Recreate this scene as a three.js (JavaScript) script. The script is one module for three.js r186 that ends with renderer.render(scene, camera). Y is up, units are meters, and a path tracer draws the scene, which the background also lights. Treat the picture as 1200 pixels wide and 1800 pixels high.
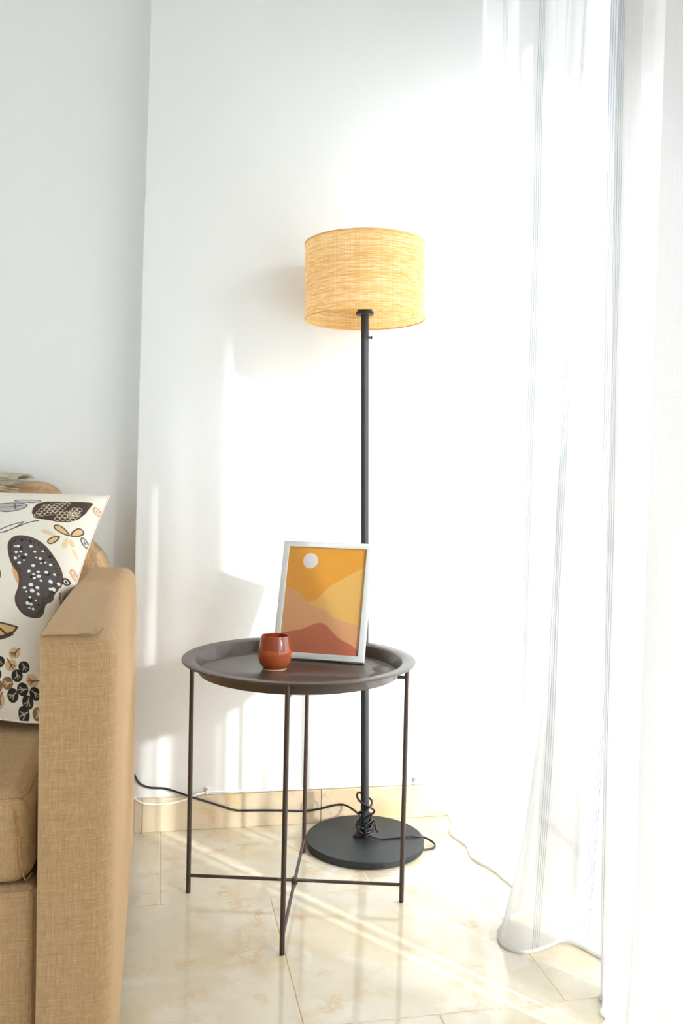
import * as THREE from 'three';
import { RoundedBoxGeometry } from 'three/addons/geometries/RoundedBoxGeometry.js';
import { ImprovedNoise } from 'three/addons/math/ImprovedNoise.js';
import { mergeGeometries, mergeVertices, toCreasedNormals } from 'three/addons/utils/BufferGeometryUtils.js';

// ---------------------------------------------------------------- camera, sky, sun, exposure
const scene = new THREE.Scene();
const camera = new THREE.PerspectiveCamera(60.6, 1200 / 1800, 0.05, 60);
camera.position.set(-0.1756, 0.7762, 1.9363);
{
  const yaw = 0.2041, pitch = -0.0338, roll = 0.0233;
  const fwd = new THREE.Vector3(Math.sin(yaw) * Math.cos(pitch), Math.sin(pitch), -Math.cos(yaw) * Math.cos(pitch));
  const right = new THREE.Vector3(Math.cos(yaw), 0, Math.sin(yaw));
  const up = new THREE.Vector3().crossVectors(right, fwd);
  const r = right.clone().multiplyScalar(Math.cos(roll)).addScaledVector(up, Math.sin(roll));
  const u = right.clone().multiplyScalar(-Math.sin(roll)).addScaledVector(up, Math.cos(roll));
  camera.quaternion.setFromRotationMatrix(new THREE.Matrix4().makeBasis(r, u, fwd.clone().negate()));
}
const renderer = new THREE.WebGLRenderer({ antialias: true });
renderer.toneMapping = THREE.LinearToneMapping;
renderer.toneMappingExposure = 0.765;
renderer.shadowMap.enabled = true;

scene.background = new THREE.Color(0.76, 0.9, 1.0);
scene.backgroundIntensity = 0.85;

const sun = new THREE.DirectionalLight(new THREE.Color(0.975, 0.99, 1), 20);        // the sun's disc
const aureole = new THREE.DirectionalLight(new THREE.Color(0.975, 0.99, 1), 12);    // the bright haze round it
const SUN_DIR = new THREE.Vector3(-0.746, -0.45, -1).normalize();       // the way its light travels
for (const l of [sun, aureole]) {
l.position.copy(SUN_DIR).multiplyScalar(-8).add(new THREE.Vector3(0.4, 0.8, 0.6));
l.target.position.set(0.4, 0.8, 0.6);
l.castShadow = true;
l.shadow.mapSize.set(2048, 2048);
Object.assign(l.shadow.camera, { left: -3, right: 3, top: 3, bottom: -3, near: 0.5, far: 20 });
scene.add(l, l.target);
}
sun.shadow.radius = 3;
aureole.shadow.radius = 45;

// ---------------------------------------------------------------- helpers
let seed = 7;
const rnd = () => { seed = (seed * 1664525 + 1013904223) >>> 0; return seed / 4294967296; };
const noise = new ImprovedNoise();
const fbm = (x, y, z, n = 4) => { let a = 0.5, s = 0; for (let i = 0; i < n; i++) { s += a * noise.noise(x, y, z + i * 7.3); x *= 2.03; y *= 2.03; a *= 0.5; } return s; };
const lerp = THREE.MathUtils.lerp, clamp = THREE.MathUtils.clamp, sstep = THREE.MathUtils.smoothstep;
const V = (x, y, z) => new THREE.Vector3(x, y, z);
const names = {};
function numbered(n) { const k = names[n] = (names[n] ?? -1) + 1; return k ? n + '_' + String(k).padStart(3, '0') : n; }
function mesh(name, geo, mat, parent = scene) {
  const m = new THREE.Mesh(geo, mat);
  m.name = parent === scene ? numbered(name) : name;
  m.castShadow = m.receiveShadow = true;
  parent.add(m);
  return m;
}
function thing(name, label, category, pos = [0, 0, 0], group) {
  const o = new THREE.Group(); o.name = numbered(name); o.position.set(...pos);
  o.userData = { label, category };
  if (group) o.userData.group = group;
  scene.add(o);
  return o;
}
function tag(o, label, category, group) { o.userData = { ...o.userData, label, category }; if (group) o.userData.group = group; return o; }
function struct(o) { o.userData.kind = 'structure'; return o; }
function box(x0, x1, y0, y1, z0, z1) { const g = new THREE.BoxGeometry(x1 - x0, y1 - y0, z1 - z0); g.translate((x0 + x1) / 2, (y0 + y1) / 2, (z0 + z1) / 2); return metricUV(g); }
function rbox(x0, x1, y0, y1, z0, z1, r = 0.01, s = 3) { const g = new RoundedBoxGeometry(x1 - x0, y1 - y0, z1 - z0, s, r); g.translate((x0 + x1) / 2, (y0 + y1) / 2, (z0 + z1) / 2); return metricUV(g); }
function metricUV(g, rot = false) {                                   // uv in metres from the facing axis
  if (!g.attributes.normal) g.computeVertexNormals();
  const p = g.attributes.position, n = g.attributes.normal, uv = new Float32Array(p.count * 2);
  for (let i = 0; i < p.count; i++) {
    const ax = Math.abs(n.getX(i)), ay = Math.abs(n.getY(i)), az = Math.abs(n.getZ(i));
    let a, b;
    if (ax >= ay && ax >= az) { a = p.getZ(i); b = p.getY(i); } else if (ay >= az) { a = p.getX(i); b = p.getZ(i); } else { a = p.getX(i); b = p.getY(i); }
    uv[2 * i] = rot ? b : a; uv[2 * i + 1] = rot ? a : b;
  }
  g.setAttribute('uv', new THREE.BufferAttribute(uv, 2));
  return g;
}
function tube(pts, r, seg = 60, rad = 8, closed = false) {
  return new THREE.TubeGeometry(new THREE.CatmullRomCurve3(pts, closed, 'centripetal'), seg, r, rad, closed);
}
function rod(a, b, r, rad = 14) {                                      // a straight capped bar with a small chamfer
  const d = new THREE.Vector3().subVectors(b, a), L = d.length(), c = Math.min(r * 0.25, L * 0.1);
  const g = new THREE.LatheGeometry([[0, 0], [r - c, 0], [r, c], [r, L - c], [r - c, L], [0, L]].map(([x, y]) => new THREE.Vector2(x, y)), rad);
  g.applyQuaternion(new THREE.Quaternion().setFromUnitVectors(V(0, 1, 0), d.normalize()));
  g.translate(a.x, a.y, a.z);
  return toCreasedNormals(g, 0.7);
}
function lathe(pts, seg = 96, crease = 0.6) { return toCreasedNormals(new THREE.LatheGeometry(pts.map(([x, y]) => new THREE.Vector2(x, y)), seg), crease); }
function dataTex(w, h, fn, srgb, repeat = [1, 1], wrap = THREE.MirroredRepeatWrapping) {
  const d = new Uint8Array(w * h * 4);
  for (let y = 0; y < h; y++) for (let x = 0; x < w; x++) {
    const c = fn(x / w, y / h, x, y), i = 4 * (y * w + x);
    d[i] = clamp(c[0], 0, 1) * 255; d[i + 1] = clamp(c[1], 0, 1) * 255; d[i + 2] = clamp(c[2], 0, 1) * 255; d[i + 3] = 255;
  }
  const t = new THREE.DataTexture(d, w, h, THREE.RGBAFormat);
  t.wrapS = t.wrapT = wrap; t.magFilter = THREE.LinearFilter; t.minFilter = THREE.LinearMipmapLinearFilter; t.generateMipmaps = true;
  t.repeat.set(...repeat);
  if (srgb) t.colorSpace = THREE.SRGBColorSpace;
  t.needsUpdate = true;
  return t;
}
function canvasTex(w, h, draw) {
  const c = document.createElement('canvas'); c.width = w; c.height = h;
  draw(c.getContext('2d'), w, h);
  const t = new THREE.CanvasTexture(c); t.colorSpace = THREE.SRGBColorSpace;
  return t;
}
const mix3 = (a, b, t) => [lerp(a[0], b[0], t), lerp(a[1], b[1], t), lerp(a[2], b[2], t)];
const rgb = (r, g, b) => [r / 255, g / 255, b / 255];

// ---------------------------------------------------------------- materials
const M = {};
M.paint = new THREE.MeshStandardMaterial({ color: '#eceeed', roughness: 0.92,
  bumpMap: dataTex(512, 512, (u, v, x, y) => { const n = 0.5 + 0.5 * fbm(u * 8, v * 8, 1.5, 5) + 0.12 * (rnd() - 0.5); return [n, n, n]; }, false, [1.6, 1.6]), bumpScale: 0.0015 });
M.ceiling = new THREE.MeshStandardMaterial({ color: '#efefec', roughness: 0.95 });
const marbleTone = [rgb(215, 208, 189), rgb(209, 195, 163), rgb(196, 155, 107), rgb(224, 219, 206)];
function marble(k, warm = 0) {
  return dataTex(512, 512, (u, v) => {
    const x = u * 3.2 + k * 11.3, y = v * 3.2 - k * 5.7;
    const wx = fbm(x * 0.9, y * 0.9, 3.1, 4) * 1.3, wy = fbm(x * 0.9 + 5, y * 0.9, 8.2, 4) * 1.3;
    const cloud = fbm(x * 0.8 + wx, y * 0.8 + wy, k, 5), light = fbm(x * 1.3 - wy + 40, y * 1.3 + wx, k + 9, 4);
    let c = mix3(marbleTone[0], marbleTone[1], sstep(cloud, -0.12, 0.32) * (0.75 + warm));
    c = mix3(c, marbleTone[3], sstep(light, 0.05, 0.35) * 0.7);
    const vein = 1 - sstep(Math.abs(fbm(x * 0.75 + wx * 1.4, y * 0.75 + wy * 1.4, k + 3, 4)), 0.0, 0.028);
    const where = sstep(fbm(x * 0.7 + 9, y * 0.7, k + 5, 3), -0.02, 0.25);
    c = mix3(c, marbleTone[2], vein * where * 0.4 + warm * 0.35);
    const grain = fbm(x * 14, y * 14, k + 2, 3), spot = sstep(fbm(x * 1.6 + 3, y * 1.6, k + 7, 3), 0.16, 0.36);
    c = mix3(c, marbleTone[2], spot * clamp(0.45 + grain * 1.6, 0, 1) * 0.6);
    return c.map((q) => q + grain * 0.02);
  }, true);
}
M.tiles = [0, 1, 2, 3].map((k) => new THREE.MeshStandardMaterial({ map: marble(k), roughness: 0.08, metalness: 0 }));
M.skirting = [4, 5].map((k) => new THREE.MeshStandardMaterial({ map: marble(k, 0.8), roughness: 0.22 }));
M.grout = new THREE.MeshStandardMaterial({ color: '#e2d6b8', roughness: 0.9 });
const weave = (a, b, c, k, size = 512, threads = 128) => {
  const wu = Array.from({ length: threads }, () => rnd()), wv = Array.from({ length: threads }, () => rnd());
  return (u, v) => {
    const i = Math.floor(u * threads), j = Math.floor(v * threads), fu = u * threads - i, fv = v * threads - j;
    const over = (i + j) % 2, prof = over ? Math.sin(Math.PI * fu) : Math.sin(Math.PI * fv);
    const slub = over ? wu[i % threads] : wv[j % threads], long = over ? noise.noise(v * 14, i * 3.7, k) : noise.noise(u * 14, j * 3.7, k + 4);
    return { prof, t: clamp(0.5 + (slub - 0.5) * 0.3 + long * 0.5, 0, 1), over };
  };
};
{
  const w = weave(0, 0, 0, 1.7);
  const col = dataTex(1024, 1024, (u, v) => { const s = w(u, v), c = mix3(rgb(194, 151, 100), rgb(238, 203, 157), s.t); return c.map((q) => q * (0.9 + 0.1 * s.prof)); }, true, [7, 7]);
  const bmp = dataTex(1024, 1024, (u, v) => { const s = w(u, v), h = s.prof * (0.6 + 0.4 * s.t); return [h, h, h]; }, false, [7, 7]);
  M.linen = new THREE.MeshPhysicalMaterial({ map: col, bumpMap: bmp, bumpScale: 0.0007, roughness: 0.95, sheen: 0.9, sheenColor: new THREE.Color('#f4e2c6'), sheenRoughness: 0.5 });
}
M.seam = new THREE.MeshStandardMaterial({ color: '#a87c48', roughness: 0.95 });
M.brownMetal = new THREE.MeshPhysicalMaterial({ color: '#40332c', roughness: 0.46, metalness: 0.25, clearcoat: 0.1, clearcoatRoughness: 0.5 });
M.tray = new THREE.MeshPhysicalMaterial({ color: '#38271d', roughness: 0.5, metalness: 0, clearcoat: 0.45, clearcoatRoughness: 0.14,
  bumpMap: dataTex(256, 256, () => { const n = rnd(); return [n, n, n]; }, false, [6, 6]), bumpScale: 0.00004 });
M.black = new THREE.MeshStandardMaterial({ color: '#2a2e30', roughness: 0.55, metalness: 0.15 });
M.cable = new THREE.MeshStandardMaterial({ color: '#101211', roughness: 0.35 });
M.whiteCable = new THREE.MeshStandardMaterial({ color: '#e9e9e6', roughness: 0.5 });
M.nail = new THREE.MeshStandardMaterial({ color: '#8d8f90', roughness: 0.4, metalness: 0.8 });
M.whiteFrame = new THREE.MeshStandardMaterial({ color: '#ced1ce', roughness: 0.42 });
M.backing = new THREE.MeshStandardMaterial({ color: '#8a7355', roughness: 0.9 });
M.aluminium = new THREE.MeshStandardMaterial({ color: '#e4e7e8', roughness: 0.4 });
M.rubber = new THREE.MeshStandardMaterial({ color: '#2a2c2e', roughness: 0.8 });
M.glass = new THREE.MeshPhysicalMaterial({ color: '#ffffff', roughness: 0, transmission: 1, thickness: 0, ior: 1.45 });
M.outdoor = new THREE.MeshStandardMaterial({ color: '#8d7563', roughness: 0.9 });
M.render = new THREE.MeshStandardMaterial({ color: '#d5d6d3', roughness: 0.95 });

// ---------------------------------------------------------------- floor
const T = 0.4, Z1 = 0.3356, XA = -0.1642;                                // tile pitch, first joint line, joint in the row by the wall
{
  const fl = struct(new THREE.Group()); fl.name = 'floor'; scene.add(fl);
  mesh('screed', box(-2.25, 0.85, -0.14, -0.0007, -0.35, 2.85), M.grout, fl).userData.kind = 'structure';
  const g = 0.0024;
  const variants = {};
  const tileGeo = (w, d) => {
    const key = w.toFixed(3) + d.toFixed(3);
    if (variants[key]) return variants[key];
    const q = new RoundedBoxGeometry(w - g, 0.012, d - g, 1, 0.0006); q.translate(0, -0.006, 0);
    const p = q.attributes.position, uv = new Float32Array(p.count * 2);
    for (let i = 0; i < p.count; i++) { uv[2 * i] = (p.getX(i) + w / 2) / T; uv[2 * i + 1] = (p.getZ(i) + d / 2) / T; }
    q.setAttribute('uv', new THREE.BufferAttribute(uv, 2));
    return variants[key] = q;
  };
  let n = 0;
  const rows = [[-0.1, Z1, XA]];
  for (let k = 0; k < 6; k++) rows.push([Z1 + k * T, Z1 + (k + 1) * T, XA + (k % 2 ? 0 : T / 2)]);
  for (const [z0, z1, x0] of rows) for (let i = -8; i < 3; i++) {
    const a = Math.max(x0 + i * T, -2.1), b = Math.min(x0 + (i + 1) * T, 0.7), d = Math.min(z1, 2.7) - z0;
    if (b - a < 0.03 || d < 0.03) continue;
    const near = a > -0.75 && z0 < 1.6;
    const m = mesh('tile', tileGeo(b - a, d), M.tiles[n % 4], fl);
    m.position.set((a + b) / 2, near ? (rnd() - 0.5) * 0.0006 : 0, z0 + d / 2);
    if (n % 3 === 1) m.rotation.y = Math.PI;
    m.rotation.x = near ? (rnd() - 0.5) * 0.0016 : 0; m.rotation.z = near ? (rnd() - 0.5) * 0.0016 : 0;
    n += 5 + (i & 1);
  }
}
// ---------------------------------------------------------------- walls, ceiling, window
{
  // the projecting wall; its left edge is plastered a little out of plumb
  const s = new THREE.Shape();
  s.moveTo(0.85, -0.02); s.lineTo(0.85, 2.6); s.lineTo(-0.202, 2.6);
  for (const [x, y] of [[-0.206, 2.2], [-0.211, 1.79], [-0.2155, 1.5], [-0.22, 1.25], [-0.2245, 0.95], [-0.2275, 0.58], [-0.225, 0.3], [-0.222, 0.09], [-0.222, -0.02]]) s.lineTo(x, y);
  const wg = new THREE.ExtrudeGeometry(s, { depth: 0.2, bevelEnabled: true, bevelSize: 0.002, bevelThickness: 0.002, bevelSegments: 2, bevelOffset: -0.002 });
  wg.translate(0, 0, -0.212);
  struct(mesh('wall_back', metricUV(toCreasedNormals(wg, 0.5)), M.paint));
  struct(mesh('wall_recess', box(-2.25, -0.2, -0.14, 2.6, -0.26, -0.075), M.paint));
  struct(mesh('wall_left', box(-2.25, -2.1, -0.14, 2.6, -0.075, 2.85), M.paint));
  // behind the camera: a wall with a second window
  struct(mesh('wall_rear', mergeGeometries([box(-2.1, -1.9, -0.14, 2.6, 2.7, 2.85), box(-0.45, 0.85, -0.14, 2.6, 2.7, 2.85), box(-1.9, -0.45, -0.14, 0.25, 2.7, 2.85), box(-1.9, -0.45, 2.4, 2.6, 2.7, 2.85)]), M.paint));
  struct(mesh('ceiling', box(-2.25, 0.85, 2.6, 2.75, -0.26, 2.85), M.ceiling));
  // the wall with the balcony door: lintel and the solid piece beside the opening
  const wr = struct(new THREE.Group()); wr.name = 'wall_right'; scene.add(wr);
  mesh('lintel', box(0.7, 0.85, 2.25, 2.6, -0.012, 2.7), M.paint, wr);
  mesh('pier', box(0.7, 0.85, -0.14, 2.25, 2.2, 2.7), M.paint, wr);
  mesh('sill', box(0.7, 0.85, -0.14, 0.0, -0.012, 2.2), M.outdoor, wr);
  const w = struct(new THREE.Group()); w.name = 'window_1'; scene.add(w);
  mesh('window_frame', mergeGeometries([box(0.72, 0.8, 0, 0.05, -0.012, 2.2), box(0.72, 0.8, 2.19, 2.25, -0.012, 2.2), box(0.72, 0.8, 0.05, 2.19, -0.012, 0.035), box(0.72, 0.8, 0.05, 2.19, 2.16, 2.2)]), M.aluminium, w);
  // two sliding leaves; their meeting stiles stand slim, one behind the other
  for (const [z0, z1, x, wa, wb] of [[0.035, 1.2485, 0.745, 0.06, 0.035], [1.2535, 2.16, 0.775, 0.035, 0.06]]) {
    const sash = mesh('sash', mergeGeometries([rbox(x - 0.01, x + 0.01, 0.05, 2.19, z0, z0 + wa, 0.002), rbox(x - 0.01, x + 0.01, 0.05, 2.19, z1 - wb, z1, 0.002), rbox(x - 0.01, x + 0.01, 0.05, 0.115, z0 + wa, z1 - wb, 0.002), rbox(x - 0.01, x + 0.01, 2.13, 2.19, z0 + wa, z1 - wb, 0.002)]), M.aluminium, w);
    const pg = new THREE.PlaneGeometry(z1 - z0 - wa - wb, 2.015); pg.rotateY(Math.PI / 2); pg.translate(x, 1.1225, (z0 + wa + z1 - wb) / 2);
    mesh('pane', pg, M.glass, sash);
  }
  const w2 = struct(new THREE.Group()); w2.name = 'window_2'; scene.add(w2);
  mesh('window_frame', mergeGeometries([box(-1.9, -0.45, 0.25, 0.3, 2.74, 2.8), box(-1.9, -0.45, 2.35, 2.4, 2.74, 2.8), box(-1.9, -1.85, 0.3, 2.35, 2.74, 2.8), box(-0.5, -0.45, 0.3, 2.35, 2.74, 2.8), box(-1.27, -1.23, 0.3, 2.35, 2.74, 2.8)]), M.aluminium, w2);
  for (const [x0, x1] of [[-1.85, -1.27], [-1.23, -0.5]]) { const pg = new THREE.PlaneGeometry(x1 - x0, 2.05); pg.translate((x0 + x1) / 2, 1.325, 2.77); mesh('pane', pg, M.glass, w2); }
  // outside: the balcony's floor and parapet, and the balcony above, whose outer edge runs askew and shades the top of the window
  const b = struct(new THREE.Group()); b.name = 'balcony'; scene.add(b);
  mesh('balcony_floor', box(0.85, 3.0, -0.24, -0.04, -1.0, 5), M.outdoor, b);
  mesh('parapet', box(2.9, 3.0, -0.04, 0.55, -1.0, 5), M.render, b);
  const sl = new THREE.Shape(); sl.moveTo(0.85, 1.0); sl.lineTo(0.85, -5); sl.lineTo(1.324 + 0.33 * 5, -5); sl.lineTo(1.324 - 0.33, 1.0); sl.closePath();
  const sg = new THREE.ExtrudeGeometry(sl, { depth: 0.2, bevelEnabled: false }); sg.rotateX(-Math.PI / 2); sg.translate(0, 2.5, 0);
  mesh('balcony_above', metricUV(sg), M.render, b);
  const aw = struct(new THREE.Group()); aw.name = 'neighbouring_wall'; scene.add(aw);
  mesh('side_wall', box(0.85, 1.0, -0.24, 3.0, 2.75, 5.2), M.render, aw);
}
// ---------------------------------------------------------------- marble skirting, one slab after another
{
  const bb = struct(new THREE.Group()); bb.name = 'baseboard_back'; scene.add(bb);
  const xs = [-0.222, -0.204, 0.1935, 0.5905, 0.7];
  for (let i = 0; i < 4; i++) {
    const L = xs[i + 1] - xs[i] - 0.001, q = new RoundedBoxGeometry(L, 0.075, 0.01, 2, 0.0015);
    const p = q.attributes.position, uv = new Float32Array(p.count * 2);
    for (let k = 0; k < p.count; k++) { uv[2 * k] = p.getX(k) / 0.4 + 0.5; uv[2 * k + 1] = p.getY(k) / 0.4 + i * 0.37 + p.getZ(k) / 0.4; }
    q.setAttribute('uv', new THREE.BufferAttribute(uv, 2)); q.translate((xs[i] + xs[i + 1]) / 2, 0.0375, -0.005);
    mesh('slab', q, M.skirting[i % 2], bb);
  }
}
// ---------------------------------------------------------------- sheer curtains
// a panel hangs along three plan paths: at the rail, at knee height and at the hem
function paths(list, y) { return new THREE.CatmullRomCurve3(list.map(([x, z]) => V(x, y, z)), false, 'centripetal'); }
const sheerTex = (() => {
  // threads and the groups of fine woven stripes, repeating every 0.36 m along the cloth
  const W = 1024, H = 256, lines = [];
  for (const c of [0.13, 0.46, 0.79]) for (const d of [-0.018, -0.006, 0.006, 0.018]) lines.push(c + d);
  const slub = Array.from({ length: W }, () => rnd()), row = Array.from({ length: H }, () => rnd());
  const t = (u, v, x, y) => { let s = 0; for (const l of lines) s = Math.max(s, 1 - sstep(Math.abs(u - l), 0.0012, 0.0026)); return { s, n: 0.6 * slub[x] + 0.4 * row[y] }; };
  return {
    color: dataTex(W, H, (u, v, x, y) => { const q = t(u, v, x, y), c = 0.945 - 0.04 * q.n; return mix3([c, c, c], rgb(184, 191, 196), q.s); }, true),
    bump: dataTex(W, H, (u, v, x, y) => { const q = t(u, v, x, y), h = clamp(0.35 * q.n + 0.65 * q.s, 0, 1); return [h, h, h]; }, false),
  };
})();
M.sheer = new THREE.MeshPhysicalMaterial({ color: '#ffffff', map: sheerTex.color, bumpMap: sheerTex.bump, bumpScale: 0.0006, roughness: 0.88, transmission: 0.86, thickness: 0, ior: 1.2, specularIntensity: 0.2, side: THREE.DoubleSide });
M.sheerDense = M.sheer.clone(); M.sheerDense.roughness = 0.955; M.sheerDense.transmission = 0.43;       // the closer-woven curtains nearer the camera
M.hem = M.sheer.clone(); M.hem.map = null; M.hem.bumpMap = null; M.hem.roughness = 1; M.hem.transmission = 0.5; M.hem.color.set('#efefed');
function curtainPanel(top, mid, bot, u0, opts = {}) {
  const nu = opts.nu ?? 260, nv = 110, yTop = 2.33, yMid = opts.yMid ?? 0.45;
  const P = [paths(top, yTop), paths(mid, yMid), paths(bot, 0.0015)], len = P[0].getLength() * 1.02;
  const pos = [], uv = [], idx = [];
  const L = P.map((c) => c.getSpacedPoints(nu));
  for (let j = 0; j <= nv; j++) {
    const s = j / nv, y = yTop * (1 - s) + 0.0015 * s;
    for (let i = 0; i <= nu; i++) {
      const a = L[0][i], b = L[1][i], c = L[2][i];
      let x, z;
      if (y > yMid) { const k = (yTop - y) / (yTop - yMid); x = lerp(a.x, b.x, k); z = lerp(a.z, b.z, k); }
      else { const k = ((yMid - y) / yMid) ** 1.9; x = lerp(b.x, c.x, k) + 0; z = lerp(b.z, c.z, k); }
      const u = i / nu;
      // small ripples that fade towards the heading, and a soft gather in the hem
      const rip = 0.005 * Math.sin(u * 46 + y * 0.7 + u0) + 0.006 * noise.noise(u * 9, y * 1.1, u0) + 0.003 * noise.noise(u * 26, y * 2.6, u0 + 3);
      const edge = Math.min(1, Math.min(u, 1 - u) / 0.06);
      x += rip * edge; z += rip * 0.3 * edge;
      if (opts.edge && i > nu * 0.8) { const e = opts.edge(y) * sstep(u, 0.8, 1); z += e; x += 0.2 * e; }
      if (opts.edge0 && i < nu * 0.2) z += opts.edge0(y) * (1 - sstep(u, 0, opts.e0w ?? 0.03));
      pos.push(x, y, z);
      uv.push((u0 + u * len * 1.25) / 0.36, y / 0.09);
    }
  }
  for (let j = 0; j < nv; j++) for (let i = 0; i < nu; i++) { const a = j * (nu + 1) + i, b = a + 1, c = a + nu + 1, d = c + 1; idx.push(a, c, b, b, c, d); }
  const g = new THREE.BufferGeometry();
  g.setAttribute('position', new THREE.Float32BufferAttribute(pos, 3)); g.setAttribute('uv', new THREE.Float32BufferAttribute(uv, 2)); g.setIndex(idx); g.computeVertexNormals();
  const he = [];                                                          // the turned-up hem band, a hair in front of the cloth
  for (let i = 0; i <= nu; i += 2) { const k = 3 * (nv * (nu + 1) + i); he.push(V(pos[k] - 0.0008, 0.0034, pos[k + 2])); }
  return { g, hem: tube(he, 0.003, 320, 8) };
}
function curtain(label, spec) {
  const c = thing('sheer_curtain', label, 'curtain');
  const q = curtainPanel(...spec);
  mesh('cloth', q.g, spec[4].dense ? M.sheerDense : M.sheer, c); mesh('hem', q.hem, M.hem, c);
  return c;
}
curtain('sheer white curtain in the room corner, its flared hem curling on the floor', [
  [[0.533, 0.003], [0.505, 0.09], [0.54, 0.17], [0.5, 0.26], [0.535, 0.34], [0.495, 0.44], [0.53, 0.52], [0.49, 0.6], [0.525, 0.67], [0.555, 0.8]],
  [[0.579, 0.003], [0.535, 0.09], [0.572, 0.18], [0.525, 0.27], [0.552, 0.35], [0.545, 0.42], [0.5, 0.49], [0.475, 0.54], [0.53, 0.6], [0.555, 0.7], [0.56, 0.8]],
  [[0.5, 0.006], [0.474, 0.115], [0.476, 0.215], [0.49, 0.3], [0.516, 0.395], [0.495, 0.46], [0.407, 0.525], [0.402, 0.57], [0.43, 0.6], [0.52, 0.578], [0.546, 0.642], [0.56, 0.8]],
  0, { nu: 420, yMid: 0.5 }]);
curtain('narrow sheer white curtain length hanging nearer the camera, folded back along its left edge', [
  [[0.525, 0.85], [0.512, 0.79], [0.505, 0.73], [0.492, 0.69], [0.488, 0.705], [0.494, 0.76], [0.484, 0.81], [0.5, 0.861]],
  [[0.535, 0.85], [0.52, 0.79], [0.512, 0.735], [0.5, 0.722], [0.492, 0.735], [0.49, 0.78], [0.48, 0.82], [0.5, 0.861]],
  [[0.545, 0.85], [0.53, 0.79], [0.522, 0.73], [0.495, 0.745], [0.474, 0.79], [0.464, 0.815], [0.478, 0.84], [0.5, 0.861]],
  0.06, { dense: true, nu: 200, edge: (y) => 0.06 * sstep(y, 0.55, 1.0) + 0.05 * sstep(y, 1.08, 1.25) }]);
curtain('wide sheer white curtain running out of the picture at the right edge', [
  Array.from({ length: 26 }, (_, i) => [0.46 + 0.03 * Math.sin(i * 1.9) * Math.min(1, i) + 0.03 * Math.min(1, i / 3), 0.8775 + i * 0.055]),
  Array.from({ length: 26 }, (_, i) => [0.455 + 0.034 * Math.sin(i * 1.9 + 0.2) * Math.min(1, i) + 0.03 * Math.min(1, i / 3), 0.8855 + i * 0.055]),
  Array.from({ length: 26 }, (_, i) => [0.462 + 0.05 * Math.sin(i * 1.9 + 0.4) * Math.min(1, i), 0.8945 + i * 0.055]),
  0.2, { dense: true, nu: 600 }]);
{ // the rail the curtains hang from, above the picture
  const r = thing('curtain_rail', 'white curtain rail above the balcony door', 'curtain rail');
  mesh('rail', rbox(0.49, 0.525, 2.345, 2.37, -0.005, 2.35, 0.004), M.aluminium, r);
  for (const z of [0.1, 1.2, 2.3]) mesh('bracket', rbox(0.52, 0.702, 2.35, 2.366, z - 0.012, z + 0.012, 0.003), M.aluminium, r);
}
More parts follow.
